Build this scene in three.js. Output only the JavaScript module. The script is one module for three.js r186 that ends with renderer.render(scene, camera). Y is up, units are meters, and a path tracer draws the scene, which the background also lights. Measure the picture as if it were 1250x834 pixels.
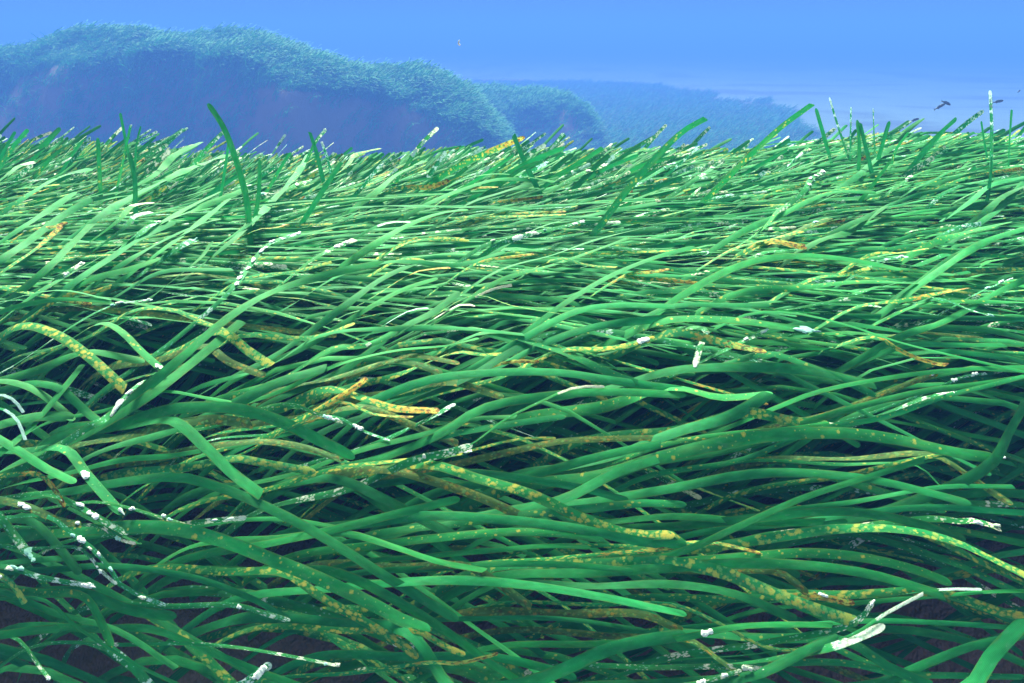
import * as THREE from 'three';
import { ImprovedNoise } from 'three/addons/math/ImprovedNoise.js';
import { mergeGeometries } from 'three/addons/utils/BufferGeometryUtils.js';

// ---------------------------------------------------------------- camera, water light, sun, exposure
const scene = new THREE.Scene();
const EYE = new THREE.Vector3(0, 1.6, 0), F = 1082, PITCH = Math.atan(372 / F);
const camera = new THREE.PerspectiveCamera(2 * Math.atan(417 / F) * 180 / Math.PI, 1250 / 834, 0.02, 400);
camera.position.copy(EYE);
camera.rotation.x = -PITCH;
scene.add(camera);

const renderer = new THREE.WebGLRenderer({ antialias: true });
renderer.toneMapping = THREE.LinearToneMapping;
renderer.toneMappingExposure = 4.0;
renderer.shadowMap.enabled = true;

// the light of the open water: blue low down, brighter towards the surface, where red is added to brown the shadows
{
  const W = 64, H = 64, d = new Float32Array(W * H * 4);
  for (let j = 0; j < H; j++) {
    const up = Math.max(0, Math.sin(((j + 0.5) / H - 0.5) * Math.PI)), k = Math.pow(up, 0.6);
    for (let i = 0; i < W; i++) {
      const o = (j * W + i) * 4;
      d[o] = 0.020 + 0.12 * k; d[o + 1] = 0.046 + 0.14 * k; d[o + 2] = 0.095; d[o + 3] = 1;
    }
  }
  const t = new THREE.DataTexture(d, W, H, THREE.RGBAFormat, THREE.FloatType);
  t.mapping = THREE.EquirectangularReflectionMapping; t.magFilter = THREE.LinearFilter; t.needsUpdate = true;
  scene.background = t; scene.environment = t;
}
const sun = new THREE.DirectionalLight(new THREE.Color().setRGB(0.88, 1.0, 0.74), 5.0);
sun.position.set(-2.2, 9.6, -9.2); sun.target.position.set(0, 1, -1.2);
sun.castShadow = true; sun.shadow.radius = 36; sun.shadow.mapSize.set(4096, 4096);
Object.assign(sun.shadow.camera, { left: -8, right: 8, top: 8, bottom: -8, near: 0.5, far: 40 });
scene.add(sun, sun.target);
scene.fog = new THREE.FogExp2(new THREE.Color().setRGB(0.098, 0.250, 1.0), 0.040);

// ---------------------------------------------------------------- helpers
let seed = 20240607;
const rnd = () => { seed = (seed + 0x6D2B79F5) | 0; let t = Math.imul(seed ^ (seed >>> 15), 1 | seed); t = (t + Math.imul(t ^ (t >>> 7), 61 | t)) ^ t; return ((t ^ (t >>> 14)) >>> 0) / 4294967296; };
const rr = (a, b) => a + (b - a) * rnd();
const gauss = () => (rnd() + rnd() + rnd() + rnd() - 2) * 0.9;
const sstep = (a, b, x) => { const t = Math.min(1, Math.max(0, (x - a) / (b - a))); return t * t * (3 - 2 * t); };
const mix = (a, b, t) => a + (b - a) * t;
const noise = new ImprovedNoise();
const fbm = (x, y, z = 0, o = 4) => { let s = 0, a = 0.5; for (let i = 0; i < o; i++) { s += a * noise.noise(x, y, z); x *= 2.03; y *= 2.03; z += 7.3; a *= 0.5; } return s; };
const V = (x, y, z) => new THREE.Vector3(x, y, z);
const names = {};
const numbered = (n) => { const k = names[n] = (names[n] ?? -1) + 1; return k ? `${n}_${String(k).padStart(3, '0')}` : n; };
const shade = (o) => { o.traverse((c) => { if (c.isMesh) { c.castShadow = true; c.receiveShadow = true; } }); return o; };

// a photo pixel -> direction
const cp = Math.cos(PITCH), sp = Math.sin(PITCH);
function ray(px, py) {
  const x = (px - 625) / F, y = -(py - 417) / F;
  return V(x, y * cp - sp, -y * sp - cp);           // one metre of view depth per unit
}
// how far the top of the leaf canopy lies below the eye, by distance; it slopes down towards the camera
const KN = [[0.1, 0.86], [0.3, 0.66], [0.42, 0.55], [0.54, 0.44], [0.66, 0.345], [0.83, 0.265], [1.08, 0.218], [1.35, 0.193], [1.65, 0.19], [1.9, 0.23], [2.4, 0.42], [3.2, 0.85]];
function drop(r) {
  if (r <= KN[0][0]) return KN[0][1];
  for (let i = 1; i < KN.length; i++) if (r < KN[i][0]) {
    const p0 = KN[Math.max(0, i - 2)], p1 = KN[i - 1], p2 = KN[i], p3 = KN[Math.min(KN.length - 1, i + 1)];
    const t = (r - p1[0]) / (p2[0] - p1[0]), h = p2[0] - p1[0];
    const m1 = (p2[1] - p0[1]) / (p2[0] - p0[0]) * h, m2 = (p3[1] - p1[1]) / (p3[0] - p1[0]) * h, t2 = t * t, t3 = t2 * t;
    return (2 * t3 - 3 * t2 + 1) * p1[1] + (t3 - 2 * t2 + t) * m1 + (-2 * t3 + 3 * t2) * p2[1] + (t3 - t2) * m2;
  }
  return KN[KN.length - 1][1];
}
function canopy(x, z) {
  const far = sstep(1.0, 1.5, -z);
  return EYE.y - drop(-z) + far * (0.022 * sstep(0.35, 0.75, x) + 0.018 * sstep(0.5, 0.9, -x)) - far * 0.020 * sstep(0.30, 0.05, Math.abs(x + 0.36)) + (0.010 + 0.010 * far) * noise.noise(x * 3.1, z * 3.1, 4.2) + 0.008 * far * noise.noise(x * 9, z * 5, 1.3);
}
function onCanopy(px, py, lift, zFallback) {
  const d = ray(px, py); let a = 0.2, hit = 0;
  for (let t = 0.22; t < 2.1; t += 0.02) {
    if (EYE.y + d.y * t < canopy(d.x * t, d.z * t) + lift) { hit = t; break; }
    a = t;
  }
  if (!hit) { const t = (zFallback ?? -1.6) / d.z; return V(d.x * t, EYE.y + d.y * t, d.z * t); }
  let b = hit;
  for (let k = 0; k < 18; k++) { const m = (a + b) / 2; if (EYE.y + d.y * m < canopy(d.x * m, d.z * m) + lift) b = m; else a = m; }
  return V(d.x * b, EYE.y + d.y * b, d.z * b);
}
const atDepth = (px, py, z) => { const d = ray(px, py), t = z / d.z; return V(d.x * t, EYE.y + d.y * t, z); };

// ---------------------------------------------------------------- leaf textures: veins, epiphyte spots, crusts, browned tips
const sr = (c) => Math.round(255 * Math.min(1, Math.max(0, c <= 0.0031308 ? 12.92 * c : 1.055 * Math.pow(c, 1 / 2.4) - 0.055)));
const GREEN = [0.016, 0.275, 0.078], YELLOW = [0.58, 0.56, 0.11], PALE = [0.20, 0.46, 0.14], ORANGE = [0.60, 0.32, 0.05], BROWN = [0.12, 0.055, 0.02], WHITE = [0.86, 0.90, 0.88], AQUA = [0.30, 0.66, 0.58], OLIVE = [0.065, 0.17, 0.04];
function leafTexture(kind, sd) {
  seed = sd;
  const W = 64, H = 2048, c = new Float32Array(W * H * 3);
  const base = kind === 'b' ? OLIVE : GREEN;
  for (let j = 0; j < H; j++) for (let i = 0; i < W; i++) {
    const u = i / W, v = j / H, o = (j * W + i) * 3;
    const vein = 0.15 * Math.sin(u * 71 + 0.6 * noise.noise(v * 9, u * 3, sd)) + 0.05 * Math.sin(u * 173), mot = 1 + vein + 0.5 * fbm(u * 2.2, v * 46, sd * 0.13, 4) + 0.28 * fbm(u * 0.7, v * 7, sd * 0.31, 3);
    const old = Math.max(0, fbm(u * 1.4, v * 17, sd * 0.7, 4)) * 0.9, film = sstep(0.12, 0.34, fbm(u * 3, v * 60, sd * 1.9, 4)) * 0.35, edge = sstep(0.82, 1, Math.abs(u * 2 - 1) + 0.5 * fbm(u * 2, v * 30, sd * 2.3, 3)) * 0.45;
    for (let k = 0; k < 3; k++) c[o + k] = mix(base[k], kind === 'b' ? YELLOW[k] * 0.5 : PALE[k] * 0.8, Math.min(0.6, old * (kind === 'g' || kind === 'd' ? 0.35 : 0.8))) * mot, c[o + k] = mix(c[o + k], [0.09, 0.30, 0.14][k], film), c[o + k] = mix(c[o + k], [0.13, 0.20, 0.04][k], edge);
  }
  // 6.4 px per mm across, 4.1 px per mm along
  function spot(cu, cv, rmm, col, amt, ragged) {
    const rx = rmm * 6.4, ry = rmm * 4.1, x0 = cu * W, y0 = cv * H, ph = rr(0, 99);
    for (let j = Math.max(0, Math.floor(y0 - ry * 1.7)); j < Math.min(H, y0 + ry * 1.7); j++) for (let i = Math.max(0, Math.floor(x0 - rx * 1.7)); i < Math.min(W, x0 + rx * 1.7); i++) {
      const dx = (i - x0) / rx, dy = (j - y0) / ry, q = Math.sqrt(dx * dx + dy * dy) + ragged * noise.noise(dx * 1.9 + ph, dy * 1.9, ph);
      const a = amt * (1 - sstep(0.45, 1.08, q)); if (a <= 0) continue;
      const o = (j * W + i) * 3, g = 1 + 0.25 * noise.noise(i * 0.31, j * 0.31, ph);
      for (let k = 0; k < 3; k++) c[o + k] = mix(c[o + k], col[k] * g, a);
    }
  }
  const tip = (p) => 1 - Math.pow(rnd(), p);                   // more towards the tip
  if (kind === 'g') for (let n = 0; n < 26; n++) spot(rnd(), rnd(), rr(0.15, 0.5), PALE, 0.6, 0.3);
  if (kind === 'd') for (let n = 0; n < 8; n++) spot(rnd(), rnd(), rr(0.15, 0.4), PALE, 0.4, 0.3);
  if (kind === 's') { for (let n = 0; n < 90; n++) spot(rnd(), tip(1.1), rr(0.2, 0.9), PALE, 0.8, 0.8); for (let n = 0; n < 34; n++) spot(rr(0.1, 0.9), tip(1.2), 0.6 + 1.9 * Math.pow(rnd(), 1.6), YELLOW, rr(0.5, 0.95), 0.4); }
  if (kind === 'y') { for (let n = 0; n < 260; n++) spot(rnd(), tip(1.5), rr(0.4, 1.9), PALE, 0.7, 0.5); for (let n = 0; n < 150; n++) spot(rr(0.05, 0.95), tip(1.5), 0.8 + 2.6 * Math.pow(rnd(), 1.4), YELLOW, rr(0.4, 0.95), 0.5); for (let n = 0; n < 20; n++) spot(rr(0.2, 0.8), tip(2), rr(0.6, 1.6), ORANGE, 0.6, 0.5); }
  if (kind === 'o') { for (let n = 0; n < 240; n++) spot(rnd(), tip(2.6), rr(0.5, 2.2), YELLOW, rr(0.5, 0.9), 0.5); for (let n = 0; n < 90; n++) spot(rnd(), 1 - Math.pow(rnd(), 2) * 0.14, rr(0.8, 3), n % 3 ? ORANGE : YELLOW, rr(0.5, 0.95), 0.6); for (let n = 0; n < 40; n++) spot(rnd(), 1 - Math.pow(rnd(), 2) * 0.08, rr(0.8, 2.4), BROWN, 0.8, 0.6); }
  if (kind === 'b') { for (let n = 0; n < 300; n++) spot(rnd(), rnd(), rr(0.5, 2.2), n % 3 ? [0.30, 0.31, 0.06] : PALE, rr(0.3, 0.8), 0.6); for (let n = 0; n < 60; n++) spot(rnd(), tip(1.4), rr(0.8, 2.4), n % 2 ? BROWN : ORANGE, 0.55, 0.6); }
  if (kind === 'w') {
    for (let n = 0; n < 130; n++) spot(rnd(), tip(2), rr(0.3, 1.4), AQUA, 0.75, 0.9);
    for (let n = 0; n < 90; n++) { const cu = rnd() < 0.6 ? (rnd() < 0.5 ? rr(0, 0.25) : rr(0.75, 1)) : rnd(); spot(cu, tip(2.2), 0.25 + 1.3 * Math.pow(rnd(), 2.5), WHITE, rr(0.6, 0.95), 0.9); }
    for (let n = 0; n < 9; n++) { const cv = tip(2.6), l = rr(0.003, 0.014); for (let q = 0; q < 16; q++) spot(rnd(), cv + rr(-l, l), rr(0.5, 1.9), WHITE, 0.95, 0.9); }
  }
  if (kind === 'p') { for (let n = 0; n < 420; n++) spot(rnd(), 1 - 0.09 * Math.pow(rnd(), 1.5), rr(0.5, 2.4), n % 4 ? WHITE : n % 8 ? AQUA : [0.45, 0.5, 0.42], rr(0.5, 0.9), 0.9); for (let n = 0; n < 60; n++) spot(rnd(), rnd(), rr(0.4, 1.6), n % 2 ? AQUA : PALE, 0.7, 0.6); }
  const b = new Uint8Array(W * H * 4);
  for (let q = 0; q < W * H; q++) { b[q * 4] = sr(c[q * 3]); b[q * 4 + 1] = sr(c[q * 3 + 1]); b[q * 4 + 2] = sr(c[q * 3 + 2]); b[q * 4 + 3] = 255; }
  const t = new THREE.DataTexture(b, W, H); t.colorSpace = THREE.SRGBColorSpace; t.magFilter = THREE.LinearFilter; t.minFilter = THREE.LinearFilter;
  t.wrapS = t.wrapT = THREE.ClampToEdgeWrapping; t.needsUpdate = true; return t;
}
const LEAF = {};
for (const [kind, n] of [['g', 2], ['d', 1], ['s', 3], ['y', 3], ['o', 2], ['b', 2], ['w', 3], ['p', 1]]) {
  LEAF[kind] = [];
  for (let k = 0; k < n; k++) {
    const m = new THREE.MeshPhysicalMaterial({ map: leafTexture(kind, 991 * k + kind.charCodeAt(0) * 37), vertexColors: true, roughness: 0.75, side: THREE.DoubleSide, transmission: 0.36, thickness: 0, specularIntensity: 0.2 });
    m.name = 'seagrass_leaf_' + kind + k; LEAF[kind].push(m);
  }
}
seed = 4242;
const mat = (name, r, g, b, rough = 0.9) => { const m = new THREE.MeshStandardMaterial({ roughness: rough }); m.color.setRGB(r, g, b); m.name = name; return m; };
const CRUST = [mat('coralline_white', 0.86, 0.90, 0.90), mat('coralline_cream', 0.70, 0.74, 0.62), mat('coralline_aqua', 0.35, 0.66, 0.60)];

// ---------------------------------------------------------------- ribbon leaf
class Leaves {
  constructor() { this.p = []; this.n = []; this.uv = []; this.c = []; this.i = []; this.frames = null; }
  // pts: centre line root -> tip; width in metres; across = points across one face
  add(pts, width, { segs = 24, across = 5, solid = true, ref = V(0, 0.8, 0.6), roll = 0, twist = 0, tint = [1, 1, 1], blunt = 0.5, taper = 0.15, arch = 0.05, keep = false, fan = false } = {}) {
    const curve = new THREE.CatmullRomCurve3(pts, false, 'centripetal');
    const L = curve.getLength(), tipLen = Math.min(0.3, width * blunt / L);
    const ts = []; for (let k = 0; k < segs; k++) ts.push(k / segs * (1 - tipLen)); ts.push(1 - tipLen, 1 - tipLen * 0.6, 1 - tipLen * 0.3, 1 - tipLen * 0.1, 1);
    const wave = rr(0.08, 0.34), phase = rr(0, 6.3), slant = blunt < 0.25 ? rr(-0.9, 0.9) : rr(-0.25, 0.25), frames = [], N = V(), B = V(), q = V(), nn = V();
    const faces = solid ? [1, -1] : [1], start0 = this.p.length / 3;
    ts.forEach((t, k) => {
      const P = curve.getPointAt(t), T = curve.getTangentAt(Math.min(t, 0.9995));
      N.copy(ref).addScaledVector(T, -ref.dot(T)).normalize(); B.crossVectors(T, N);
      const a = roll + twist * (t - 0.5) + wave * Math.sin(t * L * 24 + phase) + 0.5 * wave * Math.sin(t * L * 61 + phase * 2), ca = Math.cos(a), sa = Math.sin(a);
      const Nr = N.clone().multiplyScalar(ca).addScaledVector(B, sa), Br = B.clone().multiplyScalar(ca).addScaledVector(N, -sa);
      const e = t > 1 - tipLen ? Math.sqrt(Math.max(0.0009, 1 - Math.pow((t - 1 + tipLen) / tipLen, 2))) : 1;
      const hw = width / 2 * e * (1 - taper * (1 - Math.min(1, t * 4)) - taper * 0.8 * sstep(0.6, 1, t)) * (fan ? mix(0.35, 1, sstep(0.6, 0.93, t)) : 1);
      frames.push({ P, T, N: Nr, B: Br, hw, t });
      for (const s of faces) for (let m = 0; m < across; m++) {
        const u = m / (across - 1) * 2 - 1, h = arch * width * (1 - u * u) * e + (solid ? s * 0.00022 * (1 - 0.85 * u * u) : 0);
        q.copy(P).addScaledVector(Br, u * hw).addScaledVector(Nr, h).addScaledVector(T, u * hw * slant * sstep(1 - tipLen * 3, 1, t)); this.p.push(q.x, q.y, q.z);
        nn.copy(Nr).addScaledVector(Br, u * 4 * arch).multiplyScalar(s).normalize(); this.n.push(nn.x, nn.y, nn.z);
        this.uv.push((u + 1) / 2, Math.max(0.002, 1 - (1 - t) * L / 0.5) * 0.998); this.c.push(...tint);
      }
    });
    const R = across * faces.length;
    for (let k = 0; k < ts.length - 1; k++) faces.forEach((s, f) => {
      for (let m = 0; m < across - 1; m++) {
        const a = start0 + k * R + f * across + m, b = a + 1, c = a + R, d = c + 1;
        if (s > 0) this.i.push(a, b, c, b, d, c); else this.i.push(a, c, b, b, c, d);
      }
    });
    if (keep) this.frames = { list: frames, L };
    return this;
  }
  build(name, material) {
    const g = new THREE.BufferGeometry();
    g.setAttribute('position', new THREE.Float32BufferAttribute(this.p, 3)); g.setAttribute('normal', new THREE.Float32BufferAttribute(this.n, 3));
    g.setAttribute('uv', new THREE.Float32BufferAttribute(this.uv, 2)); g.setAttribute('color', new THREE.Float32BufferAttribute(this.c, 3)); g.setIndex(this.i);
    const m = new THREE.Mesh(g, material); m.name = name; return m;
  }
}
const refAt = (z) => { const f = sstep(0.5, 1.0, -z); return V(0, mix(0.72, 0.97, f), mix(0.69, 0.22, f)); };   // the canopy faces up and towards its open slope
const tintOf = (k, spread = 0.15) => { const l = 1 + rr(-spread, spread), w = rr(-0.18, 0.22); const d = k === 'd' ? 0.82 : 1; return [l * d * (1 + w * 1.4), l * d * (1 + w * 0.15), l * d * (1 - w * 0.5)]; };

// ---------------------------------------------------------------- the seabed: one sheet with the near bank, the mound, the carpet and the sand
const CREST = [[-400, 58], [0, 52], [60, 46], [150, 32], [220, 27], [300, 36], [400, 57], [470, 78], [530, 92], [565, 108], [600, 150], [640, 215], [700, 330]];
const MZ = 17;                                               // distance of the mound's crest
const crest = CREST.map(([x, y]) => { const p = atDepth(x, y, -MZ); return [p.x, p.y - 0.18]; });
const CREST2 = [[430, 130], [500, 104], [560, 98], [640, 100], [690, 112], [715, 130], [735, 165], [760, 230]].map(([x, y]) => { const p = atDepth(x, y, -21); return [p.x, p.y - 0.18]; });
const line = (a, x) => { if (x <= a[0][0]) return a[0][1]; for (let i = 1; i < a.length; i++) if (x < a[i][0]) return mix(a[i - 1][1], a[i][1], (x - a[i - 1][0]) / (a[i][0] - a[i - 1][0])); return a[a.length - 1][1]; };
const BED = -0.83;
function ground(x, z) {
  let y = BED + 0.14 * fbm(x * 0.13, z * 0.13, 1.7) * sstep(6, 11, -z);
  const wob = 1.3 * fbm(x * 0.32, 3.3, 0.5, 3) + 0.9 * fbm(x * 1.0, 8.1, 0.2, 3), lump = 0.50 * fbm(x * 0.6, z * 0.6, 5.5, 4);
  { // the large mound: a steep eroded face, a rounded shoulder, and a back that falls away
    const top = line(crest, x), gentle = sstep(-6.8, -9.6, x), s = sstep(0, 1, (-z - (14.6 + wob - 1.5 * gentle)) / mix(1.0, 3.0, gentle)) * 0.88 + 0.12 * sstep(0, 1, (-z - 15.2 - wob) / 2.0), back = 1 - sstep(17.6, 22, -z);
    y = Math.max(y, mix(y, top + lump - 0.10, s * back));
  }
  { const top = line(CREST2, x), s = sstep(0, 1, (-z - (19 + wob)) / 1.6) * 0.85 + 0.15 * sstep(0, 1, (-z - (20 + wob)) / 1.6), back = 1 - sstep(22, 27, -z); y = Math.max(y, mix(y, top + lump - 0.10, s * back)); }
  const near = EYE.y - drop(-z) - mix(0.42, 0.30, sstep(0.5, 0.9, -z)) + 0.03 * fbm(x * 4, z * 4, 2.2);
  return z > -6.1 ? mix(near, y, sstep(1.9, 6, -z)) : y;
}
// where the meadow ends and the sand begins, beyond the bank (photo line laid on the bed)
const EDGE = [[655, 97], [760, 104], [880, 117], [960, 139], [1010, 190]].map(([px, py]) => { const d = ray(px, py), t = (BED - EYE.y) / d.y; return [d.x * t, d.z * t]; });
function isMeadow(x, z) {                                     // signed, > 0 inside the meadow carpet
  const w = 3.6 * fbm(x * 0.29, z * 0.18, 6.1, 4);
  let zx = -999; const e = EDGE;
  if (-z > -e[0][1]) return -1;
  let xe = e[e.length - 1][0];
  for (let i = 1; i < e.length; i++) if (z >= e[i - 1][1] && z <= e[i][1]) { xe = mix(e[i - 1][0], e[i][0], (z - e[i - 1][1]) / (e[i][1] - e[i - 1][1])); break; }
  return xe - x + w;
}
{
  const xs = [], zs = [];
  for (let x = -180; x < -18; x += 6) xs.push(x); for (let x = -18; x < -1.5; x += 0.15) xs.push(x); for (let x = -1.5; x < 1.5; x += 0.06) xs.push(x); for (let x = 1.5; x < 13; x += 0.15) xs.push(x); for (let x = 13; x < 30; x += 0.8) xs.push(x); for (let x = 30; x <= 180; x += 6) xs.push(x);
  for (let z = 3; z > -3; z -= 0.06) zs.push(z); for (let z = -3; z > -28; z -= 0.15) zs.push(z); for (let z = -28; z > -60; z -= 0.8) zs.push(z); for (let z = -60; z >= -240; z -= 6) zs.push(z);
  const p = [], c = [], uv = [], idx = [], n = xs.length;
  for (const z of zs) for (const x of xs) {
    const y = ground(x, z); p.push(x, y, z); uv.push(x, z);
    const m = z > -3 ? 1 : Math.max(sstep(-0.3, 0.3, isMeadow(x, z)), sstep(0.2, 0.5, y - BED));
    const patch = sstep(0.02, 0.2, fbm(x * 0.16, z * 0.3, 3.1, 4)) * 0.85, g = 1 + 0.35 * fbm(x * 3, z * 3, 7.7, 4);
    const glareVeil = sstep(0.0, 0.12, 0.14 - Math.hypot(x + 0.26, (z + 0.62) * 0.8) * 0.55 + 0.1 * fbm(x * 7, z * 7, 2.9, 4));  // milky veil of glare, painted into the ground colour of the left hollow
    const sand = [0.14, 0.20, 0.18], dark = [0.07, 0.08, 0.07], matte = [mix(0.20, 0.40, glareVeil), mix(0.115, 0.27, glareVeil), mix(0.095, 0.24, glareVeil)];
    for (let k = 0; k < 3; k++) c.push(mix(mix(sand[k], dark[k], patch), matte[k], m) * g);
  }
  for (let j = 0; j < zs.length - 1; j++) for (let i = 0; i < n - 1; i++) { const a = j * n + i; idx.push(a, a + 1, a + n, a + 1, a + n + 1, a + n); }
  const g = new THREE.BufferGeometry(); g.setAttribute('position', new THREE.Float32BufferAttribute(p, 3)); g.setAttribute('color', new THREE.Float32BufferAttribute(c, 3)); g.setAttribute('uv', new THREE.Float32BufferAttribute(uv, 2)); g.setIndex(idx); g.computeVertexNormals();
  const S = 256, bt = new Uint8Array(S * S * 4);
  for (let j = 0; j < S; j++) for (let i = 0; i < S; i++) { const v = 128 + 150 * fbm(i * 0.06, j * 0.06, 1.1, 5) + 40 * (rnd() - 0.5); bt.set([v, v, v, 255].map((q) => Math.max(0, Math.min(255, q))), (j * S + i) * 4); }
  const bump = new THREE.DataTexture(bt, S, S); bump.wrapS = bump.wrapT = THREE.RepeatWrapping; bump.magFilter = THREE.LinearFilter; bump.repeat.set(3, 3); bump.needsUpdate = true;
  const m = new THREE.MeshStandardMaterial({ vertexColors: true, roughness: 0.95, bumpMap: bump, bumpScale: 0.02, side: THREE.DoubleSide }); m.name = 'seabed_silt';
  const o = new THREE.Mesh(g, m); o.name = 'seabed'; o.userData = { kind: 'structure', label: 'pale sandy seabed rising into a brown matted bank and mound', category: 'seabed' };
  scene.add(shade(o));
}

// ---------------------------------------------------------------- seagrass on the mound and the far carpet: masses of leaves
{
  seed = 777;
  const sets = [];
  for (let v = 0; v < 4; v++) {
    const L = new Leaves();
    for (let k = 0; k < 9; k++) {
      const az = gauss() * 1.3, len = rr(0.18, 0.42), e0 = rr(0.8, 1.5), e1 = rr(-0.7, 0.6), pts = []; let p = V(rr(-0.09, 0.09), -0.03, rr(-0.09, 0.09));
      for (let s = 0; s <= 5; s++) { pts.push(p.clone()); const e = mix(e0, e1, s / 5); p.addScaledVector(V(Math.cos(e) * Math.cos(az), Math.sin(e), -Math.cos(e) * Math.sin(az)), len / 5); }
      L.add(pts, rr(0.009, 0.013), { segs: 6, across: 2, solid: false, ref: V(0, 0.8, 0.6), roll: gauss() * 0.8, twist: gauss(), tint: tintOf('g', 0.3) });
    }
    sets.push(L.build('t', null).geometry);
  }
  const spread = (name, label, category, want, N, matKind) => {
    const spots = []; let guard = 0;
    while (spots.length < N && guard++ < N * 60) { const s = want(); if (s) spots.push(s); }
    const root = new THREE.Group(); root.name = name; root.userData = { kind: 'stuff', label, category };
    const M = new THREE.Matrix4(), Q = new THREE.Quaternion(), U = V(0, 1, 0);
    for (let v = 0; v < 4; v++) {
      const mine = spots.filter((_, i) => i % 4 === v), im = new THREE.InstancedMesh(sets[v], LEAF[matKind[v % matKind.length]][0], mine.length);
      im.name = 'tuft_mass'; im.userData.kind = 'stuff';
      mine.forEach(([x, y, z, sc], i) => { Q.setFromAxisAngle(U, gauss() * 0.7); M.compose(V(x, y, z), Q, V(sc, sc * rr(0.85, 1.15), sc)); im.setMatrixAt(i, M); im.setColorAt(i, new THREE.Color().setScalar(rr(0.75, 1.2))); });
      root.add(im);
    }
    scene.add(shade(root));
  };
  spread('mound_seagrass', 'hazy dark seagrass covering the large mound behind the meadow', 'seagrass', () => {
    const x = rr(-16.5, 5), z = -rr(11.6, 24), y = ground(x, z); if (y - BED < 0.3) return null;
    const slope = Math.abs(ground(x, z + 0.1) - ground(x, z - 0.1)) / 0.2;
    if (slope > 0.75 && rnd() < 0.55) return null;
    const lush = fbm(x * 0.5, z * 0.5, 12.2, 3); if (rnd() > 0.62 + lush * 2.6) return null;
    if (-z > 19 && x < -2.6) return null;
    return [x, y, z, rr(0.6, 1.1) * (1 + lush * 0.9) * (slope > 0.75 ? 0.9 : 1)];
  }, 44000, ['d', 'd', 's', 'd']);
  spread('carpet_seagrass', 'flat dark blue carpet of seagrass beside the pale sand', 'seagrass', () => {
    const z = -Math.pow(rnd(), 1.1) * 46 - 6.0, x = rr(-0.25, 1) * -z * 0.62; if (isMeadow(x, z) < 0.05) return null; if (ground(x, z) - BED > 0.4) return null;
    return [x, ground(x, z), z, rr(0.7, 1.2)];
  }, 26000, ['d', 's', 'd', 'b']);
}

// ---------------------------------------------------------------- the near meadow: the mass of leaves
function freeLeaf(x, z, lift) {
  // rises from the bank, bends over with the current (towards +x) and lies along the canopy
  const far = sstep(0.55, 1.5, -z), left = sstep(0.15, -0.42, x / Math.max(0.4, -z)), n1 = noise.noise(x * 2.3, z * 2.3, 0.7);
  const az0 = mix(-0.30, 0.45, far) + left * mix(-0.25, 0.25, far) + gauss() * 0.34 + n1 * 0.35;
  const e0 = rr(0.45, 0.95), e1 = mix(-0.42, 0.26, far) + left * mix(-0.12, 0.34, far) + gauss() * 0.22, len = rr(0.30, 0.66), bend = rr(0.18, 0.4);
  const pts = []; let p = V(0, 0, 0), top = 0, az = az0 + gauss() * 0.3;
  const S = 9;
  for (let s = 0; s <= S; s++) {
    pts.push(p.clone()); const t = s / S, e = mix(e0, e1, sstep(0, 1, Math.min(1, t / (bend + 0.35)))); az = mix(az, az0, 0.2) + gauss() * 0.05;
    p.addScaledVector(V(Math.cos(e) * Math.cos(az), Math.sin(e), -Math.cos(e) * Math.sin(az)), len / S); top = Math.max(top, pts[s].y);
  }
  // fit its highest point to the canopy there
  let k = pts.findIndex((q) => q.y === top);
  const dy = canopy(x + pts[k].x, z + pts[k].z) + lift - top;
  for (const q of pts) q.add(V(x, dy, z));
  const g = ground(pts[0].x, pts[0].z); if (pts[0].y > g) { const h = pts[0].y - g; pts.unshift(V(pts[0].x - 0.01 - h * 0.7, Math.min(g, pts[0].y - 0.02), pts[0].z - h * 0.8 * (1 - far) + gauss() * 0.02)); }
  return pts;
}
const pickKind = () => { const r = rnd(); return r < 0.40 ? 'g' : r < 0.47 ? 'd' : r < 0.69 ? 's' : r < 0.81 ? 'y' : r < 0.84 ? 'o' : r < 0.855 ? 'b' : 'w'; };
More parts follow.
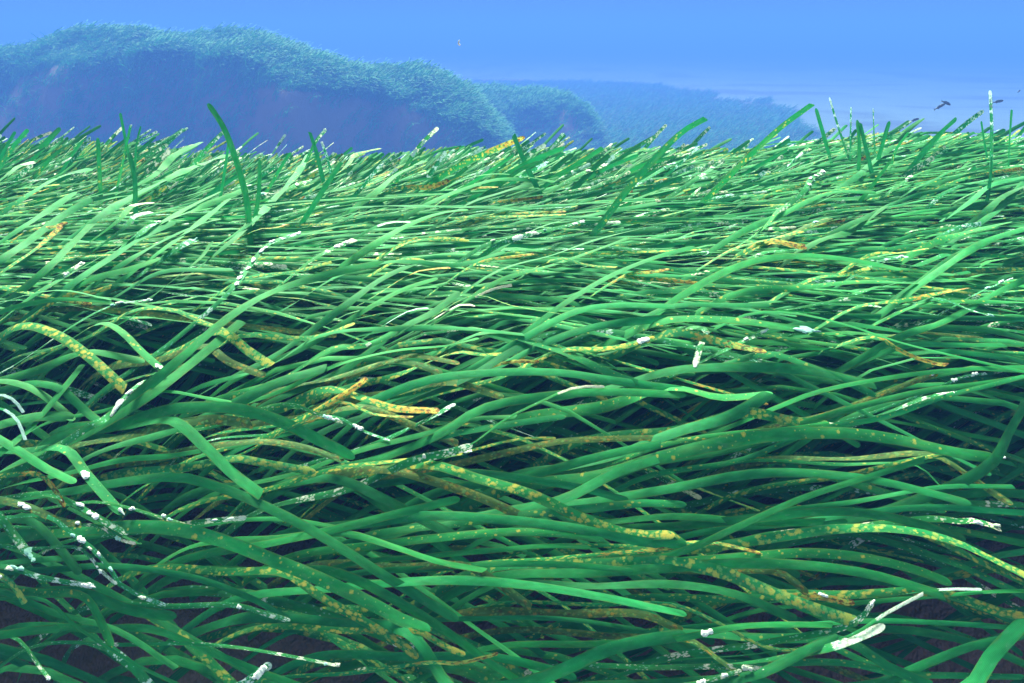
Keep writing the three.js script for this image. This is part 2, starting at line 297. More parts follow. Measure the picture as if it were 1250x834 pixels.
{
  seed = 31337;
  const bins = {};
  const put = (pts, w, kind, o) => { const v = Math.floor(rnd() * LEAF[kind].length), key = kind + v; (bins[key] ??= { L: new Leaves(), m: LEAF[kind][v] }).L.add(pts, w, o); };
  let made = 0, tries = 0;
  const NEAR = 17000;
  while (made < NEAR && tries++ < 200000) {
    const z = -mix(0.30, 2.0, Math.pow(rnd(), 0.75)), half = -z * 0.62 + 0.2, x = rr(-half - 0.35, half - 0.05);
    const dens = mix(0.07, 1, sstep(0.52, 0.98, -z)) * (1 - 0.45 * sstep(-0.12, -0.3, x) * (1 - sstep(0.55, 0.8, -z)));
    if (rnd() > dens) continue;
    const deep = rnd(), lift = -0.006 - 0.06 * deep * deep;
    const kind = pickKind(), pts = freeLeaf(x, z, lift), zt = Math.max(pts[pts.length - 1].z, pts[6].z);
    if (rnd() > mix(0.002, 1, sstep(0.66, 1.0, -zt - 0.12 * sstep(0.05, -0.2, pts[6].x)))) continue;
    put(pts, mix(rr(0.0055, 0.0085), rr(0.004, 0.0072), sstep(0.7, 1.2, -z)), kind, { segs: 15, across: 3, solid: false, roll: gauss() * 0.55, twist: gauss() * 1.1, tint: tintOf(kind), arch: rr(0.02, 0.09), ref: refAt(z) });
    made++;
  }
  // sparse leaves deep in the hollow at the foot of the bank
  for (let k = 0; k < 260; k++) {
    const z = -rr(0.5, 0.95), x = rr(-0.75, 0.45), kind = pickKind();
    put(freeLeaf(x, z, rr(-0.17, -0.07)), rr(0.005, 0.009), kind, { segs: 15, across: 3, solid: false, roll: gauss() * 0.5, twist: gauss(), tint: tintOf(kind), arch: 0.05, ref: refAt(z) });
  }
  // short stubs and tips that stand out of the far edge
  for (let k = 0; k < 800; k++) {
    const z = -rr(1.25, 2.05), half = -z * 0.62 + 0.1, x = rr(-half, half), kind = rnd() < 0.4 ? 'w' : pickKind(), pts = [], az = gauss() * 0.5 + 0.2; let e = rr(0.2, 0.85); const len = rr(0.05, 0.13); let p = V(x, canopy(x, z) - 0.05, z);
    for (let s = 0; s <= 4; s++) { pts.push(p.clone()); p.addScaledVector(V(Math.cos(e) * Math.cos(az), Math.sin(e), -Math.cos(e) * Math.sin(az)), len / 4); e -= rr(-0.05, 0.14); }
    put(pts, rr(0.006, 0.0095), kind, { segs: 6, across: 3, solid: false, roll: gauss() * 0.7, tint: tintOf(kind) });
  }
  const root = new THREE.Group(); root.name = 'meadow_seagrass'; root.userData = { kind: 'stuff', label: 'dense mass of bent green seagrass leaves filling the near meadow', category: 'seagrass' };
  for (const b of Object.values(bins)) { const m = b.L.build('leaf_mass', b.m); m.userData.kind = 'stuff'; root.add(m); }
  scene.add(shade(root));
}

// ---------------------------------------------------------------- crust pieces that sit on single leaves
const crustShapes = [];
for (let v = 0; v < 4; v++) {
  const g = new THREE.IcosahedronGeometry(1, 1), p = g.attributes.position;
  for (let i = 0; i < p.count; i++) { const x = p.getX(i), y = p.getY(i), z = p.getZ(i), k = 1 + 0.7 * noise.noise(x * 1.5 + v * 9, y * 1.5, z * 1.5) + 0.45 * noise.noise(x * 3.1, y * 3.1 + v * 5, z * 3.1); p.setXYZ(i, Math.sign(x) * Math.pow(Math.abs(x), 0.8) * k, y * (0.8 + 0.3 * k), Math.sign(z) * Math.pow(Math.abs(z), 0.8) * k); }
  g.computeVertexNormals(); crustShapes.push(g);
}
function addCrust(root, frames, t, len, wide, mi = 0, side = 0) {
  const list = frames.list; let k = list.findIndex((f) => f.t >= t); if (k < 1) k = list.length - 1;
  const a = list[k - 1], b = list[k], q = (t - a.t) / Math.max(1e-6, b.t - a.t), P = a.P.clone().lerp(b.P, q), hw = Math.max(0.002, mix(a.hw, b.hw, q));
  const m = new THREE.Mesh(crustShapes[Math.floor(rnd() * 4)], CRUST[mi]); m.name = 'crust';
  const X = b.T.clone(), Y = b.N.clone(), Z = X.clone().cross(Y).normalize();
  m.matrix.makeBasis(X, Y, Z); m.quaternion.setFromRotationMatrix(m.matrix);
  m.rotateY(gauss() * 0.35);
  m.position.copy(P).addScaledVector(Y, 0.0012).addScaledVector(b.B, side * hw * 0.6).sub(root.position);
  m.scale.set(len / 2, 0.0005 + 0.0005 * rnd(), hw * wide);
  root.add(m);
}

// ---------------------------------------------------------------- single leaves, laid where the photograph shows them
// tile origin | kind, width (zoomed px), lift (mm), pose (l lies, u upright) and crust code, points root -> tip (zoomed px, 2.976 per photo px)
const TILE = { A: [0, 0], B: [415, 0], C: [830, 0], D: [0, 277], E: [415, 277], F: [830, 277], G: [0, 554], H: [415, 554], I: [830, 554], J: [0, 150], K: [450, 180], L: [900, 180] };
const TRACED = `
A d 28 0 u - 905,830 898,740 880,660 850,560 810,460 755,375 # tall dark green leaf bent back at its tip, standing before the mound
A w 22 4 u 2 700,600 770,520 815,475
A d 20 0 u - 925,800 940,700 943,580
A d 20 0 u - 1170,640 1148,550 1125,480
A s 30 6 l - 880,833 990,730 1080,630 1120,560
A w 16 6 u 2 1120,570 1150,510 1185,470
A w 15 0 u 1 1205,640 1188,570 1170,520
A d 25 4 u - 1130,760 1190,665 1240,590
A d 14 0 u - 485,640 462,540 436,410
A s 12 0 u 1 435,640 460,520 475,455
A g 14 0 u - 490,620 495,530 511,458
A s 20 0 u - 362,650 358,560 355,500
A s 20 3 u - 0,605 50,530 102,470
A g 16 0 u - 5,570 30,520 55,478
A g 15 2 u - 235,605 270,550 302,508
A g 30 5 l - 540,650 640,560 732,516
A s 18 3 u - 150,615 190,570 222,545
A p 32 8 l - 420,810 480,748 555,736
A p 22 8 l - 450,830 490,785 550,770
A w 24 8 l 5 910,718 950,706 995,708
A s 16 3 u - 990,660 1025,600 1056,553
A d 22 0 u - 492,760 488,640 470,555
A g 14 0 u - 800,715 818,610 832,505
A w 24 6 l 4 1040,695 1080,670 1125,655
A o 24 6 l - 120,833 190,826 245,808
A o 20 6 l - 940,833 1000,828 1045,815
B o 28 6 u - 430,605 540,552 672,498 # yellow and orange-tipped leaf leaning out in front of the mound
B w 20 5 u 4 240,605 290,530 357,463
B s 16 5 u - 265,595 340,555 427,533
B d 24 0 u - 700,650 665,575 630,490
B g 28 6 u - 600,640 720,575 818,535
B s 30 4 u - 950,815 1040,695 1150,570 1250,475 1330,430 # tall spotted leaf leaning far above the meadow edge before the dark carpet
B w 16 2 u 3 760,550 812,483
B g 24 4 u - 840,610 955,538
B s 22 4 u - 950,620 1085,563
B y 30 5 l - 0,625 60,562 142,540
B o 24 8 l - 200,686 330,680 396,655
B w 20 6 u 4 690,625 755,590
B w 25 6 l 5 850,645 970,600
B g 22 6 l - 0,765 200,750 450,752 700,760
B g 25 7 l - 430,660 560,632 660,640 780,662
B w 18 5 u 3 85,675 152,595
B d 30 9 l - 465,742 580,702 692,668
B p 22 9 l - 135,822 200,806 265,808
B o 20 9 l - 440,690 510,682 575,680
B g 20 5 u - 1090,605 1218,568
B w 18 5 l 4 1140,635 1218,590
B g 18 4 u - 510,645 632,563
B d 20 4 u - 590,665 650,620 725,588
C s 26 4 u - 120,700 260,560 370,460 482,378 # tall yellow-flecked leaf leaning out where the carpet meets the sand
C g 18 0 u - 550,590 522,490 494,393
C w 12 0 u 3 615,580 572,450 543,353
C d 20 0 u - 648,640 652,530 645,435
C d 24 0 u - 700,640 678,545 653,445
C w 18 0 u 4 1132,600 1133,450 1127,328 # tallest white-flecked leaf standing upright before the sand beside a small fish
C d 20 2 u - 1118,720 1130,630 1133,570
C g 12 -2 u - 1195,570 1200,480 1206,398
C g 20 2 u - 715,600 740,510 762,440
C s 20 2 u - 765,610 785,545 832,480
C d 26 4 u - 840,610 930,500 1006,430
C g 22 4 u - 870,580 920,520 965,468
C d 28 6 l - 610,665 700,590 782,528
C d 24 5 u - 680,700 725,640 765,585
C s 18 7 l - 420,615 560,570 682,545
C w 10 -6 u 2 620,500 622,388
C w 10 -6 u 2 706,500 702,393
C w 22 8 l 6 445,708 480,660 524,628
C w 22 6 l 4 60,650 150,590
C w 14 0 u 3 0,595 65,537
C s 20 8 l - 470,702 720,690 900,675 1100,665
C d 30 9 l - 1090,810 1180,740 1250,660
C d 35 10 l - 600,825 680,790 752,753
C g 10 -6 u - 1107,520 1095,440
C w 18 6 l 4 1055,705 1112,685
C w 18 8 l 4 795,675 842,638
C g 18 3 u - 290,600 392,543
C s 20 8 l - 300,833 360,760 400,745
D g 60 14 l - 530,620 700,492 880,342
D g 45 18 l - 560,560 840,322 1000,232 1250,158 1400,130 # long broad green leaf sweeping up from the hollow across the lit canopy
D y 50 12 l - 80,360 200,390 320,470 455,592
D s 40 14 l 1 370,350 440,380 510,450 595,525
D y 30 13 l - 500,300 640,305 720,340 805,372
D y 45 14 l - 800,380 900,450 985,505
D b 40 8 l - 750,435 830,490 965,542
D y 30 14 l - 880,395 1050,405 1150,400 1290,350
D g 22 10 l - 590,598 740,620 840,638
D g 55 8 l - 640,660 850,660 1000,700 1150,770 1290,840
D g 55 6 l - 630,705 740,795 850,900 950,975
D d 55 8 l - 840,650 1000,570 1185,512
D w 18 12 l 9 990,650 1060,645 1150,680 1245,712
D w 40 16 l 7 330,722 395,690 460,610 518,560 # leaf ending in large white crust lumps at the foot of the long leaf
D d 45 2 l - 0,560 120,590 230,670 265,705
D g 40 4 l - 125,570 220,590 310,670 355,705
D p 10 6 l - 0,610 50,630 85,675
D p 10 6 l - 0,660 60,700 92,775
D d 70 2 l - -60,740 0,720 130,690 270,690
D g 45 8 l - -80,740 60,810 170,880 275,930
D g 50 6 l - 320,455 450,475 525,492
D w 18 12 l 8 245,372 350,310 430,280 555,264
D g 25 12 l - 0,310 200,265 405,272
D g 14 12 l - 600,260 700,250 822,264
D w 28 14 l 9 835,235 900,150 980,60 1092,22 # leaf beaded with dark and white crusts slanting beside the long sweeping leaf
D y 22 13 l - 890,187 1060,165 1205,128
D w 30 15 l 4 1150,110 1290,45
D b 50 5 l - 660,712 780,700 915,716
D b 40 0 l - 780,796 950,780 1100,800 1250,850
D o 14 14 l - 1085,717 1180,690 1250,620 1330,555
D o 25 13 l - 0,170 130,80 225,-5
D d 50 8 l - 0,820 100,740 220,600 300,500
D g 34 10 l - 560,0 700,-60 900,-140
D s 34 10 l - 120,250 330,130 520,20
E g 30 16 l - -60,392 220,370 450,370 668,392
E s 40 13 l - 540,382 700,420 850,470 980,532 1080,570
E g 45 11 l - 165,612 330,555 550,530 800,530 1000,560 1260,595
E g 42 15 l - 670,405 850,310 1000,285 1260,292
E g 40 14 l - 740,425 900,370 1050,345 1260,330
E d 45 8 l - 470,545 630,450 735,408
E g 25 10 l - -10,502 200,450 400,430 505,404
E s 45 15 l 2 -20,442 100,430 216,376
E d 45 18 l - 230,365 340,310 435,235 # short stiff dark leaf with square end jutting up out of the canopy
E y 35 14 l 2 810,448 950,445 1050,430 1145,402
E p 15 17 l - 478,790 600,700 720,640 850,585 962,580 # very thin leaf with bleached white length curving over the front of the canopy
E w 40 16 l 4 280,845 400,820 482,792
E o 45 14 l - -40,590 90,625 200,660 365,668
E o 18 15 l - 0,635 120,680 265,692
E o 32 15 l - -30,635 60,580 98,548
E w 30 14 l 4 345,685 420,642
E w 14 12 l 9 -20,690 80,740 182,777
E g 45 12 l - 365,752 520,660 800,610 1000,600 1260,612
E s 35 10 l - 370,762 600,720 822,688
E y 10 15 l - 490,248 620,285 805,317
E g 36 15 l - 840,262 1000,170 1150,110 1290,72
E o 20 13 l - 500,132 620,110 705,98
E y 20 12 l - 790,116 900,140 1005,147
E o 25 13 l - 1050,172 1130,165 1198,153
E y 35 10 l - 430,455 520,465 598,460
E b 35 8 l - 260,468 350,480 435,497
E b 40 6 l - 195,488 280,500 375,535
E o 22 10 l - 610,492 725,490
E b 45 3 l - 410,565 500,590 595,620
E y 14 8 l - 650,772 785,768
E b 32 6 l - 630,815 800,780 1000,770 1210,765
E g 42 10 l - 930,838 1100,800 1260,775
E b 45 5 l - 90,655 260,720 430,790
E g 30 9 l - 80,810 300,755 480,700 640,690
E d 40 13 l - 0,300 150,190 300,120
E g 30 12 l - 0,175 200,125 420,140 600,90
E s 30 12 l - 560,205 800,130 1050,40
E w 24 14 l 6 560,75 620,50 720,20
E y 26 13 l - 240,60 360,45 470,50
E p 14 14 l - 480,262 560,225 625,212
E p 20 14 l - 410,295 450,280 492,288
E p 16 14 l - 240,310 280,298 320,295
F g 35 15 l - -40,292 160,285 328,286
F s 40 15 l - 190,248 450,220 650,200 875,206
F g 42 16 l - 40,230 250,130 450,105 650,125 805,157
F o 30 16 l - 640,292 800,270 950,240 1050,222 # leaf densely mottled yellow with a brown tip on the sunlit canopy
F w 25 16 l 4 930,262 1050,300 1135,327
F s 75 15 l 1 -80,345 200,340 320,355 465,377 # broadest pale spotted leaf with an orange spot at its tip
F o 45 16 l - -30,385 150,420 316,456
F w 30 10 l 7 95,375 75,430 55,505
F w 28 12 l 6 190,435 240,410 310,380
F g 18 17 l - 255,316 420,315 600,355 800,420 1000,470 1260,530
F o 28 14 l - 710,400 800,450 900,490 972,502
F g 24 14 l - 330,665 500,600 750,550 1000,520 1270,508
F g 30 14 l - 480,704 700,640 900,595 1080,573 1270,545
F s 25 16 l - 500,738 750,690 950,620 1150,570 1280,535
F s 25 15 l - -30,785 200,750 400,735 545,713
F d 60 16 l - -20,748 180,690 328,604
F s 60 13 l - -40,830 300,760 600,750 800,775 1000,820 1150,842
F y 50 12 l 1 250,675 400,705 545,717
F s 60 12 l - -30,585 150,620 338,605
F s 35 11 l - 330,462 450,500 600,560 715,615
F d 50 8 l - -20,522 200,510 450,520 710,575
F w 22 15 l 5 915,615 1010,602
F w 10 12 l 8 940,584 1030,545 1115,533
F b 26 12 l 1 830,570 890,550 938,535
F g 28 12 l - 820,432 1000,430 1182,430
F d 50 18 l - 1120,870 1200,740 1262,630 # dark stiff leaf rising steeply beside the front of the canopy
F g 40 15 l - 860,220 1000,120 1120,50 1280,0
F g 34 13 l - 800,400 960,345 1130,250 1280,180
F w 14 12 l 7 1075,245 1140,215 1210,185
F y 24 14 l - 700,100 800,95 905,78
F w 18 14 l 5 725,125 830,108
F o 30 13 l - 320,50 390,60 455,72
F s 30 11 l - 880,280 1060,272 1260,275
F y 30 12 l - 480,190 600,175 690,150
G g 45 2 l - 480,98 650,85 820,130 960,190 1100,260 1250,350 1390,440 1540,530 1665,607 # very long clean green leaf drooping across the whole dark hollow
G s 62 4 l - 470,265 650,275 820,320 1000,390 1150,450 1340,540 1470,610 1562,645 # broad long spotted leaf drooping below the very long clean leaf
G y 40 -2 l - 1040,435 1150,510 1340,620 1440,680 1520,742
G y 40 5 l - 860,18 960,35 1148,66
G w 22 0 l 9 180,230 260,290 340,350 400,420 430,470 520,520 603,552 # drooping leaf crusted white along both edges in the bare dark hollow
G w 14 -1 l 8 300,350 370,430 425,475
G b 40 0 l 3 -30,165 120,200 200,240 295,258
G d 40 -20 l - 120,250 220,350 292,438
G s 50 4 l 3 240,-15 310,70 370,140 445,222
G w 14 5 l 9 355,175 460,195 580,230 675,258
G w 30 2 l 6 185,148 300,200 360,235 465,293
G o 25 3 l - 150,80 205,140 235,195
G w 12 0 l 6 365,265 430,310 493,327
G w 25 0 l 8 30,412 130,445 230,465 338,482
G g 40 -10 l - -30,664 100,645 218,634
G s 40 -15 l - 312,525 370,620 408,705
G g 16 -10 l - 165,535 280,630 400,710 520,780 650,840
G w 25 0 l 7 735,247 895,233
G d 30 -30 l - 415,408 700,450 900,520 1055,603
G w 16 -15 l 3 685,690 870,705 1050,735 1235,772
G d 50 -35 l - 290,505 480,570 642,592
G w 40 0 l 3 870,845 985,762
G g 25 -10 l - 890,240 1050,240 1245,272
G w 14 -10 l 2 65,675 140,770 182,822
G d 35 -30 l - -20,402 150,385 335,376
G w 40 -10 l 3 -20,215 60,310 112,375
G w 26 -15 l 3 860,552 960,580 1055,607
G y 34 -5 l 2 -20,440 40,470 90,545
G g 30 -5 l - 460,20 600,10 760,-15
G g 36 -25 l - 560,640 760,720 960,800 1100,850
G d 30 -30 l - 0,500 200,580 420,640 640,780
H y 50 6 l - 320,38 500,90 700,150 870,230 1050,290 1218,296 # yellow-spotted leaf drooping to a turned-up yellow and orange tip
H y 25 8 l 2 -20,55 170,30 370,10 470,-6
H b 50 0 l - 160,58 400,120 560,180 690,246
H d 50 -6 l - -20,90 150,160 300,240 425,303
H g 40 2 l - -20,275 200,220 436,163
H g 45 4 l - 340,225 600,240 850,270 1100,320 1260,332
H s 40 3 l - 390,302 600,285 800,290 960,312
H s 40 2 l - 670,223 900,200 1100,180 1260,185
H g 35 2 l - 10,288 200,340 350,390 528,425
H g 45 0 l - 220,467 450,460 700,480 950,520 1260,584
H g 45 -4 l - -20,430 250,560 420,670 560,770 655,830
H g 58 2 l - 230,640 300,700 360,800 400,850
H y 30 6 l - 290,650 380,700 455,732
H o 16 8 l - 340,758 430,762 575,726
H g 60 4 l - 620,848 800,790 950,720 1100,680 1260,658 # broad green leaf rising from below the hollow towards the shaded slope
H b 40 -14 l - 470,412 600,490 695,560
H g 30 -2 l - 610,400 850,405 1066,426
H g 25 2 l - 590,348 750,335 910,340
H b 40 -10 l - 1100,585 1245,645
H g 50 5 l - 810,165 1000,70 1150,20 1260,-4
H g 35 3 l - 450,68 700,95 900,130 1050,173
H d 22 -25 l - 460,600 800,600 1110,642
H g 40 -10 l - 540,738 750,780 860,815
H o 18 2 l - 1060,356 1150,350 1250,335
I g 45 6 l - -40,128 250,75 450,70 700,95 900,140 1060,184
I g 30 9 l - 10,355 200,270 450,160 700,80 890,20 # straight bright narrow leaf crossing diagonally over the shaded slope
I y 45 7 l - 360,302 550,275 800,275 1000,320 1150,390 1280,455 # arched leaf thickly spotted with yellow along its whole drooping end
I s 45 4 l - 280,372 450,360 650,375 850,420 990,474
I g 46 5 l - -40,414 200,400 450,405 700,440 960,515
I y 42 3 l - 940,505 1150,570 1270,598
I y 58 6 l - -40,395 150,430 300,490 450,550 650,615
I y 18 2 l - -20,550 150,620 300,700 400,715 485,709
I g 30 5 l 2 -20,674 200,630 400,620 555,624
I d 50 5 l - 270,805 450,720 575,660
I p 45 9 l - 540,706 640,670 746,624 # leaf with a wide bleached white fan-shaped tip on the shaded slope
I p 12 8 l - 610,665 750,580 885,508
I s 45 0 l - 610,684 750,770 920,845
I g 70 3 l - 1050,850 1130,740 1265,595
I b 35 4 l - 360,432 420,470 465,510
I o 35 5 l 1 490,518 560,530 636,545
I w 35 4 l 8 930,236 1010,245 1080,245 1166,274 # leaf carrying four large white crust chunks in shade
I b 40 4 l - 920,5 1050,80 1150,150 1210,186
I y 25 8 l 2 900,12 1040,5 1168,16
I g 25 5 l - 940,122 1100,118 1215,120
I g 30 3 l - 690,212 900,195 1260,216
I d 45 -8 l - -20,475 200,510 425,604
I b 30 0 l - 50,682 130,740 228,806
I w 25 4 l 5 225,775 335,788
I w 25 4 l 5 50,838 140,812 225,788
I d 40 0 l - 290,232 600,210 850,250 1040,314
I w 30 7 l 4 640,612 705,535
I g 25 -6 l - 690,608 950,615 1210,632
I o 20 5 l - 100,322 200,338 293,362
I p 14 6 l - 960,493 1098,493
I g 22 4 l - 990,512 1120,502 1260,498
I g 36 -12 l - -20,228 300,250 610,246
I s 20 3 l - 865,45 945,115
I g 40 -10 l - 720,833 900,760 1060,700 1250,660
I s 30 -4 l - 600,760 800,800 1000,806 1250,812
J g 45 8 l - 0,600 120,520 250,420 400,330
J g 45 8 l - 60,480 200,390 330,300
J s 40 7 l - 100,330 250,240 400,200
J g 50 10 l - 330,690 480,590 620,500 760,430
J d 50 10 l - 200,640 300,540 400,440
J g 45 9 l - 700,560 850,450 1000,330
J d 45 11 l - 980,540 1100,430 1250,280
J g 40 8 l - 640,480 800,380 960,300
J g 45 10 l - 380,690 560,640 700,590
J w 40 12 l 4 600,490 650,450 692,434
J w 30 12 l 5 265,672 330,630 362,608
J w 50 12 l 3 790,535 848,508
J g 40 9 l - 700,652 900,640 1015,640
J g 45 8 l - 420,420 560,330 720,250
J g 40 8 l - 720,250 850,190 992,140
J s 40 7 l - 0,250 60,200 152,172
J p 30 9 l - 20,240 80,190 152,170
J g 45 8 l - 0,420 100,360 202,328
J d 40 12 l - 845,615 890,570 922,518
J g 40 9 l - 560,600 700,520 850,450 962,418
J g 30 12 l - 0,790 250,730 485,772
J y 30 11 l - 290,752 400,740 485,713
K g 45 9 l - 0,440 150,350 300,290 432,270
K g 35 8 l - 0,265 300,265 500,260 722,282
K w 30 12 l 9 510,425 620,400 730,370 830,350 935,322 # leaf with a row of round white crusts in the middle of the lit canopy
K y 40 10 l - 170,412 300,400 425,402
K y 35 10 l - 140,490 245,496
K o 40 10 l - 200,545 280,530 355,524
K g 40 9 l - 640,400 800,330 1000,290 1260,240
K s 45 10 l - 560,540 800,470 1000,400 1260,338
K g 40 10 l - 0,700 150,620 302,570
K g 35 8 l - 250,250 420,180 560,140 705,142
K g 40 6 l - 0,220 120,120 245,58
L g 40 9 l - 0,380 200,290 400,200 605,196
L y 45 9 l - -20,445 150,400 285,364
L d 50 12 l - 330,420 480,370 645,258
L w 28 10 l 7 275,208 320,140 382,103
L s 45 10 l - 840,425 1000,370 1195,324
L d 45 11 l - 790,595 950,480 1100,400 1260,345
L w 30 12 l 4 950,355 1065,333
L g 40 8 l - 1000,250 1100,170 1260,125
L d 40 8 l - 1040,320 1150,220 1260,165
L b 40 10 l 2 280,356 340,330 405,308
L o 35 10 l - 150,415 240,430 305,440
`.trim().split('\n');

const LOOK = { g: 'clean emerald green', d: 'dark green', s: 'lightly spotted green', y: 'yellow-mottled green', o: 'yellow and orange-tipped', b: 'dull olive-brown', w: 'white-flecked green', p: 'bleached white' };
const singles = [];
function single(kind, pts, width, pose, crust, info, group) {
  const mats = LEAF[kind], o = new Leaves();
  const upright = pose === 'u';
  o.add(pts, width, { segs: 30, across: 5, solid: false, keep: true, ref: upright ? V(0.25, 0.25, 0.95) : refAt(info.mid.z), roll: gauss() * 0.28, twist: gauss() * 0.7, tint: tintOf(kind, 0.14).map((c) => c * (upright ? 1.35 : 1)), blunt: info.blunt = rnd() < 0.35 ? 0.12 : rr(0.4, 1.3), fan: kind === 'p', arch: rr(0.02, 0.06), taper: upright ? 0.18 : 0.12 });  // upright leaves get a brighter tint in place of light on their dim faces
  const leaf = o.build('leaf', mats[Math.floor(rnd() * mats.length)]);
  const root = new THREE.Group(); root.name = numbered('seagrass_leaf');
  leaf.name = 'blade';
  root.position.copy(pts[0]); leaf.position.copy(pts[0]).negate(); root.add(leaf);
  if (crust > 0) {
    const L = o.frames.L, vis = info.vis, n = Math.max(1, Math.round(crust * 0.62 * Math.max(0.5, Math.min(1.8, vis / 0.1))));
    for (let k = 0; k < n; k++) {
      // a crust is a few ragged scales grown into one another
      const d = Math.pow(rnd(), crust > 6 ? 1 : 1.8) * vis * 0.95, big = rnd() < 0.3, mi = rnd() < 0.6 ? 0 : rnd() < 0.5 ? 1 : 2, side = rr(-1, 1) * (big ? 0.3 : 1);
      for (let q = 0, m = big ? 4 : 1 + Math.floor(rnd() * 2); q < m; q++)
        addCrust(root, o.frames, Math.max(0.02, 1 - (d + (q - m / 2) * width * rr(0.25, 0.5)) / L - 0.004), width * (crust > 5 ? rr(0.45, 1.2) : rr(0.3, 0.85)), rr(0.32, big ? 0.95 : 0.7), mi, side + rr(-0.4, 0.4));
    }
  }
  root.userData = { category: 'seagrass leaf' };
  singles.push({ root, kind, pose, width, crust, ...info, group });
  scene.add(shade(root));
}
seed = 90210;
for (const row of TRACED) {
  const [spec, own] = row.split(' # '), [tile, kind, w, lift, pose, crust, ...xy] = spec.trim().split(/\s+/), [ox, oy] = TILE[tile], zoom = 'JKL'.includes(tile) ? 0.28 : 0.336;
  const px = xy.map((s) => s.split(',').map(Number)).map(([x, y]) => [ox + x * zoom, oy + y * zoom]), cn = crust === '-' ? 0 : +crust, li = lift / 1000;
  let pts;
  if (pose === 'u') {
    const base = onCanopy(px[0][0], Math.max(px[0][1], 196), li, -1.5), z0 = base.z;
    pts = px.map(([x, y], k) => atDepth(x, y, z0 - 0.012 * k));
  } else {
    let zf = -1.6; pts = px.map(([x, y]) => { const p = onCanopy(x, y, li, zf); zf = Math.max(-1.75, p.z - 0.03); return p; });
    // even out the distance so that a leaf sags and arches smoothly instead of following every ripple
    for (let r = 0; r < 2; r++) for (let k = 1; k < pts.length - 1; k++) { const z = (pts[k - 1].z + 2 * pts[k].z + pts[k + 1].z) / 4; pts[k] = atDepth(px[k][0], px[k][1], z); }
  }
  let vis = 0; for (let k = 1; k < pts.length; k++) vis += pts[k].distanceTo(pts[k - 1]);
  const mid = pts[pts.length >> 1], depth = -(mid.z * cp) + (EYE.y - mid.y) * sp, width = Math.min(0.0125, Math.max(0.003, 0.84 * w * zoom * depth / F));
  const d = pts[0].clone().sub(pts[1]).normalize(); let q1, q2, q3;
  if (pose === 'u') { d.y = Math.min(d.y, -0.5); d.normalize(); q1 = pts[0].clone().addScaledVector(d, 0.04); q2 = q1.clone().addScaledVector(d, 0.05).add(V(-0.01, -0.03, 0)); q3 = q2.clone().add(V(-0.03, -0.09, 0)); }
  else {
    // the rest of the leaf runs on upstream, just under its neighbours, down to its root
    d.y = 0; d.x -= 0.9; d.z = d.z * 0.5 - 0.5 * sstep(1.0, 0.7, -mid.z); d.normalize();
    const dip = (q, y) => { q.y = Math.min(canopy(q.x, q.z) + Math.min(li, 0.004) - y, pts[0].y - y * 0.5); return q; };
    q1 = dip(pts[0].clone().addScaledVector(d, 0.06), 0.028); q2 = dip(q1.clone().addScaledVector(d, 0.09), 0.07); q3 = dip(q2.clone().addScaledVector(d, 0.09), 0.16);
  }
  const gy = ground(q3.x, q3.z); if (q3.y < gy - 0.02) q3.y = Math.min(q2.y - 0.01, gy - 0.02);
  const a = px[0], b = px[px.length - 1], rise = (a[1] - b[1]) / Math.max(20, Math.abs(b[0] - a[0]));
  const bow = px.length > 2 && pts[pts.length >> 1].y - (pts[0].y + pts[pts.length - 1].y) / 2;
  single(kind, [q3, q2, q1, ...pts], width, pose, cn, { vis, rise, bow, mid, own });
}
// further single leaves on top of the canopy, between the traced ones
{
  let n = Math.max(0, 300 - singles.length), guard = 0;
  while (n > 0 && guard++ < 3000) {
    const z = -mix(0.42, 1.35, Math.pow(rnd(), 0.8)), half = -z * 0.52, x = rr(-half - 0.2, half - 0.15), kind = pickKind();
    if (-z < 0.7) continue;
    const pts = freeLeaf(x, z, rr(-0.012, 0.004)), end = pts[pts.length - 1];
    single(kind, pts, rr(0.008, 0.0105), 'l', kind === 'w' ? 3 : 0, { vis: 0.2, rise: (end.y - pts[4].y) * 4, bow: 0, mid: pts[pts.length >> 1] }); n--;
  }
}
// labels: look, length, pose and where it grows
for (const s of singles) {
  const size = s.width < 0.0055 ? 'narrow' : s.vis > 0.28 ? 'long' : s.vis < 0.09 ? 'short' : '';
  const crusted = s.crust >= 6 ? ' beaded white' : s.crust > 0 ? ' with white crusts' : '';
  let pose, place;
  if (s.pose === 'u') { pose = Math.abs(s.rise) > 1.6 ? 'standing upright' : s.rise < 0 ? 'leaning back' : 'leaning with the current'; place = s.mid.x > 0.35 ? 'against the open sand' : s.mid.x > 0.05 ? 'against the far carpet' : 'against the dark mound'; }
  else { pose = s.rise > 0.28 ? 'slanting upwards' : s.rise < -0.25 ? 'drooping down' : s.bow > 0.012 ? 'arched over' : 'lying flat'; place = -s.mid.z > 1.15 ? 'near the meadow’s far edge' : -s.mid.z > 0.8 ? 'on the sunlit canopy' : -s.mid.z > 0.6 ? 'on the front of the canopy' : s.mid.x < -0.1 ? 'over the bare dark hollow' : 'low on the shaded slope'; }
  place = place.replace('’', "'");
  const tip = s.blunt < 0.2 ? ' with square-cut tip' : s.blunt > 1 ? ' with tapering tip' : '';
  const label = s.own ?? `${size} ${LOOK[s.kind]} leaf${crusted || tip} ${pose} ${place}`.trim().replace(/\s+/g, ' ');
  s.root.userData.label = label; s.root.userData.group = 'single seagrass leaves ' + place;
}

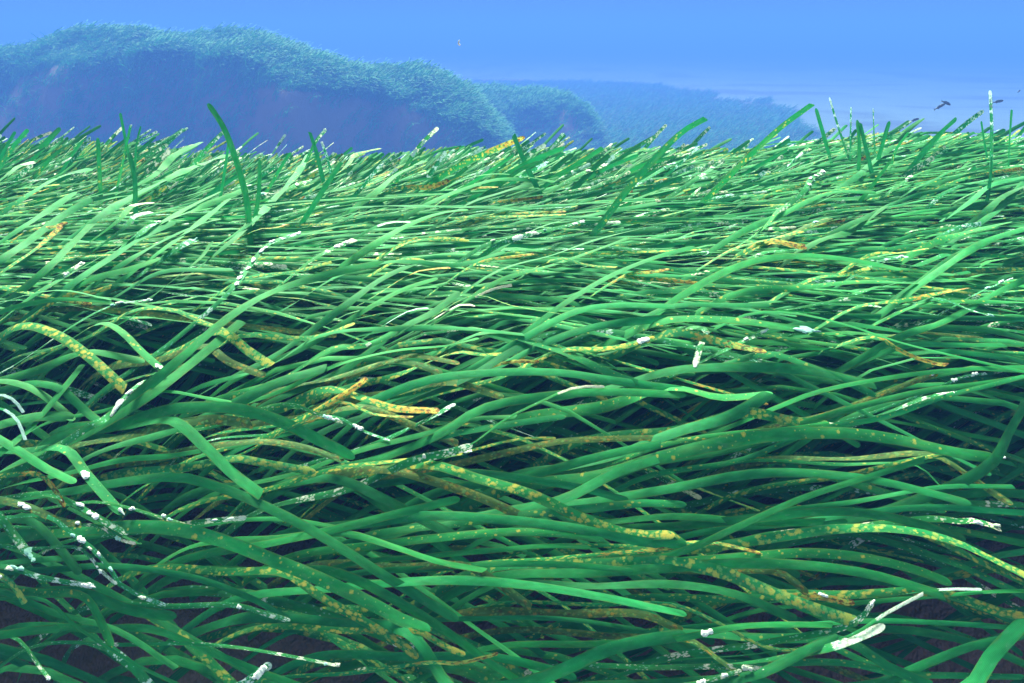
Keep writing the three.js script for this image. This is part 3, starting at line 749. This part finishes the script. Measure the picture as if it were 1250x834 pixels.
// ---------------------------------------------------------------- small fish over the sand, and a drifting fleck
{
  seed = 5150;
  const skin = mat('fish_skin', 0.035, 0.05, 0.07, 0.5), fin = mat('fish_fin', 0.05, 0.07, 0.09, 0.7); fin.side = THREE.DoubleSide; const eyeM = mat('fish_eye', 0.01, 0.01, 0.012, 0.2);
  const L = 0.085, rings = 14, seg = 10, p = [], idx = [];
  for (let i = 0; i <= rings; i++) {
    const t = i / rings, h = L * 0.115 * Math.pow(Math.sin(Math.PI * Math.min(1, Math.pow(t, 0.72) * 0.94 + 0.03)), 0.8) + 0.0006, w = h * 0.62;
    for (let k = 0; k < seg; k++) { const a = k / seg * 2 * Math.PI; p.push(L * (0.5 - t), Math.sin(a) * h + 0.002 * Math.sin(t * 3), Math.cos(a) * w); }
  }
  for (let i = 0; i < rings; i++) for (let k = 0; k < seg; k++) { const a = i * seg + k, b = i * seg + (k + 1) % seg; idx.push(a, b, a + seg, b, b + seg, a + seg); }
  for (let k = 1; k < seg - 1; k++) { idx.push(0, k + 1, k); const e = rings * seg; idx.push(e, e + k, e + k + 1); }
  const body = new THREE.BufferGeometry(); body.setAttribute('position', new THREE.Float32BufferAttribute(p, 3)); body.setIndex(idx); body.computeVertexNormals();
  const finShape = (pts) => { const s = new THREE.Shape(pts.map(([x, y]) => new THREE.Vector2(x * L, y * L))); const g = new THREE.ExtrudeGeometry(s, { depth: 0.0006, bevelEnabled: false }); g.translate(0, 0, -0.0003); return g; };
  const tail = finShape([[-0.46, 0.015], [-0.64, 0.11], [-0.58, 0], [-0.64, -0.11], [-0.46, -0.015]]), dorsal = finShape([[0.1, 0.09], [-0.05, 0.16], [-0.28, 0.10], [-0.3, 0.05]]), anal = finShape([[-0.05, -0.08], [-0.2, -0.14], [-0.3, -0.05]]), eg = new THREE.SphereGeometry(L * 0.024, 8, 6);
  const fish = (px, py, z, yaw, pitch, label) => {
    const r = new THREE.Group(); r.name = numbered('small_fish');
    const put = (g, m, n) => { const o = new THREE.Mesh(g, m); o.name = n; r.add(o); return o; };
    put(body, skin, 'body'); put(tail, fin, 'tail'); put(dorsal, fin, 'dorsal_fin'); put(anal, fin, 'anal_fin');
    for (const s of [-1, 1]) put(eg, eyeM, 'eye').position.set(L * 0.40, L * 0.02, s * L * 0.045);
    r.position.copy(atDepth(px, py, z)); r.rotation.set(0, yaw, pitch, 'YXZ'); r.userData = { label, category: 'fish', group: 'small dark fish over the sand' }; scene.add(shade(r));
  };
  fish(1148, 130, -6.2, 0.3, 0.42, 'small dark fish angled upwards, meeting its companion head to tail');
  fish(1155.5, 126, -6.4, 0.4, -0.3, 'small dark fish angled downwards, crossing its companion');
  fish(1219, 124, -6.6, 0.3, 0.12, 'small dark fish beside the tall white-flecked upright leaf');
  fish(1117, 146.5, -7.2, 0.4, 0.2, 'small faint fish low over the sand, close to the leaf tips');
  fish(1244, 111.5, -10, 0.8, 0.2, 'smallest faint fish, alone high over the sand');
  const fl = new THREE.TorusGeometry(0.008, 0.0028, 6, 12, 2.4), m = new THREE.Mesh(fl, CRUST[0]); m.name = 'drifting_fleck'; m.position.copy(atDepth(562.5, 52, -3)); m.rotation.set(0.3, 0.4, 2.0);
  m.userData = { label: 'tiny pale curled fleck drifting in the open water', category: 'fleck' }; scene.add(shade(m));
}

renderer.render(scene, camera);
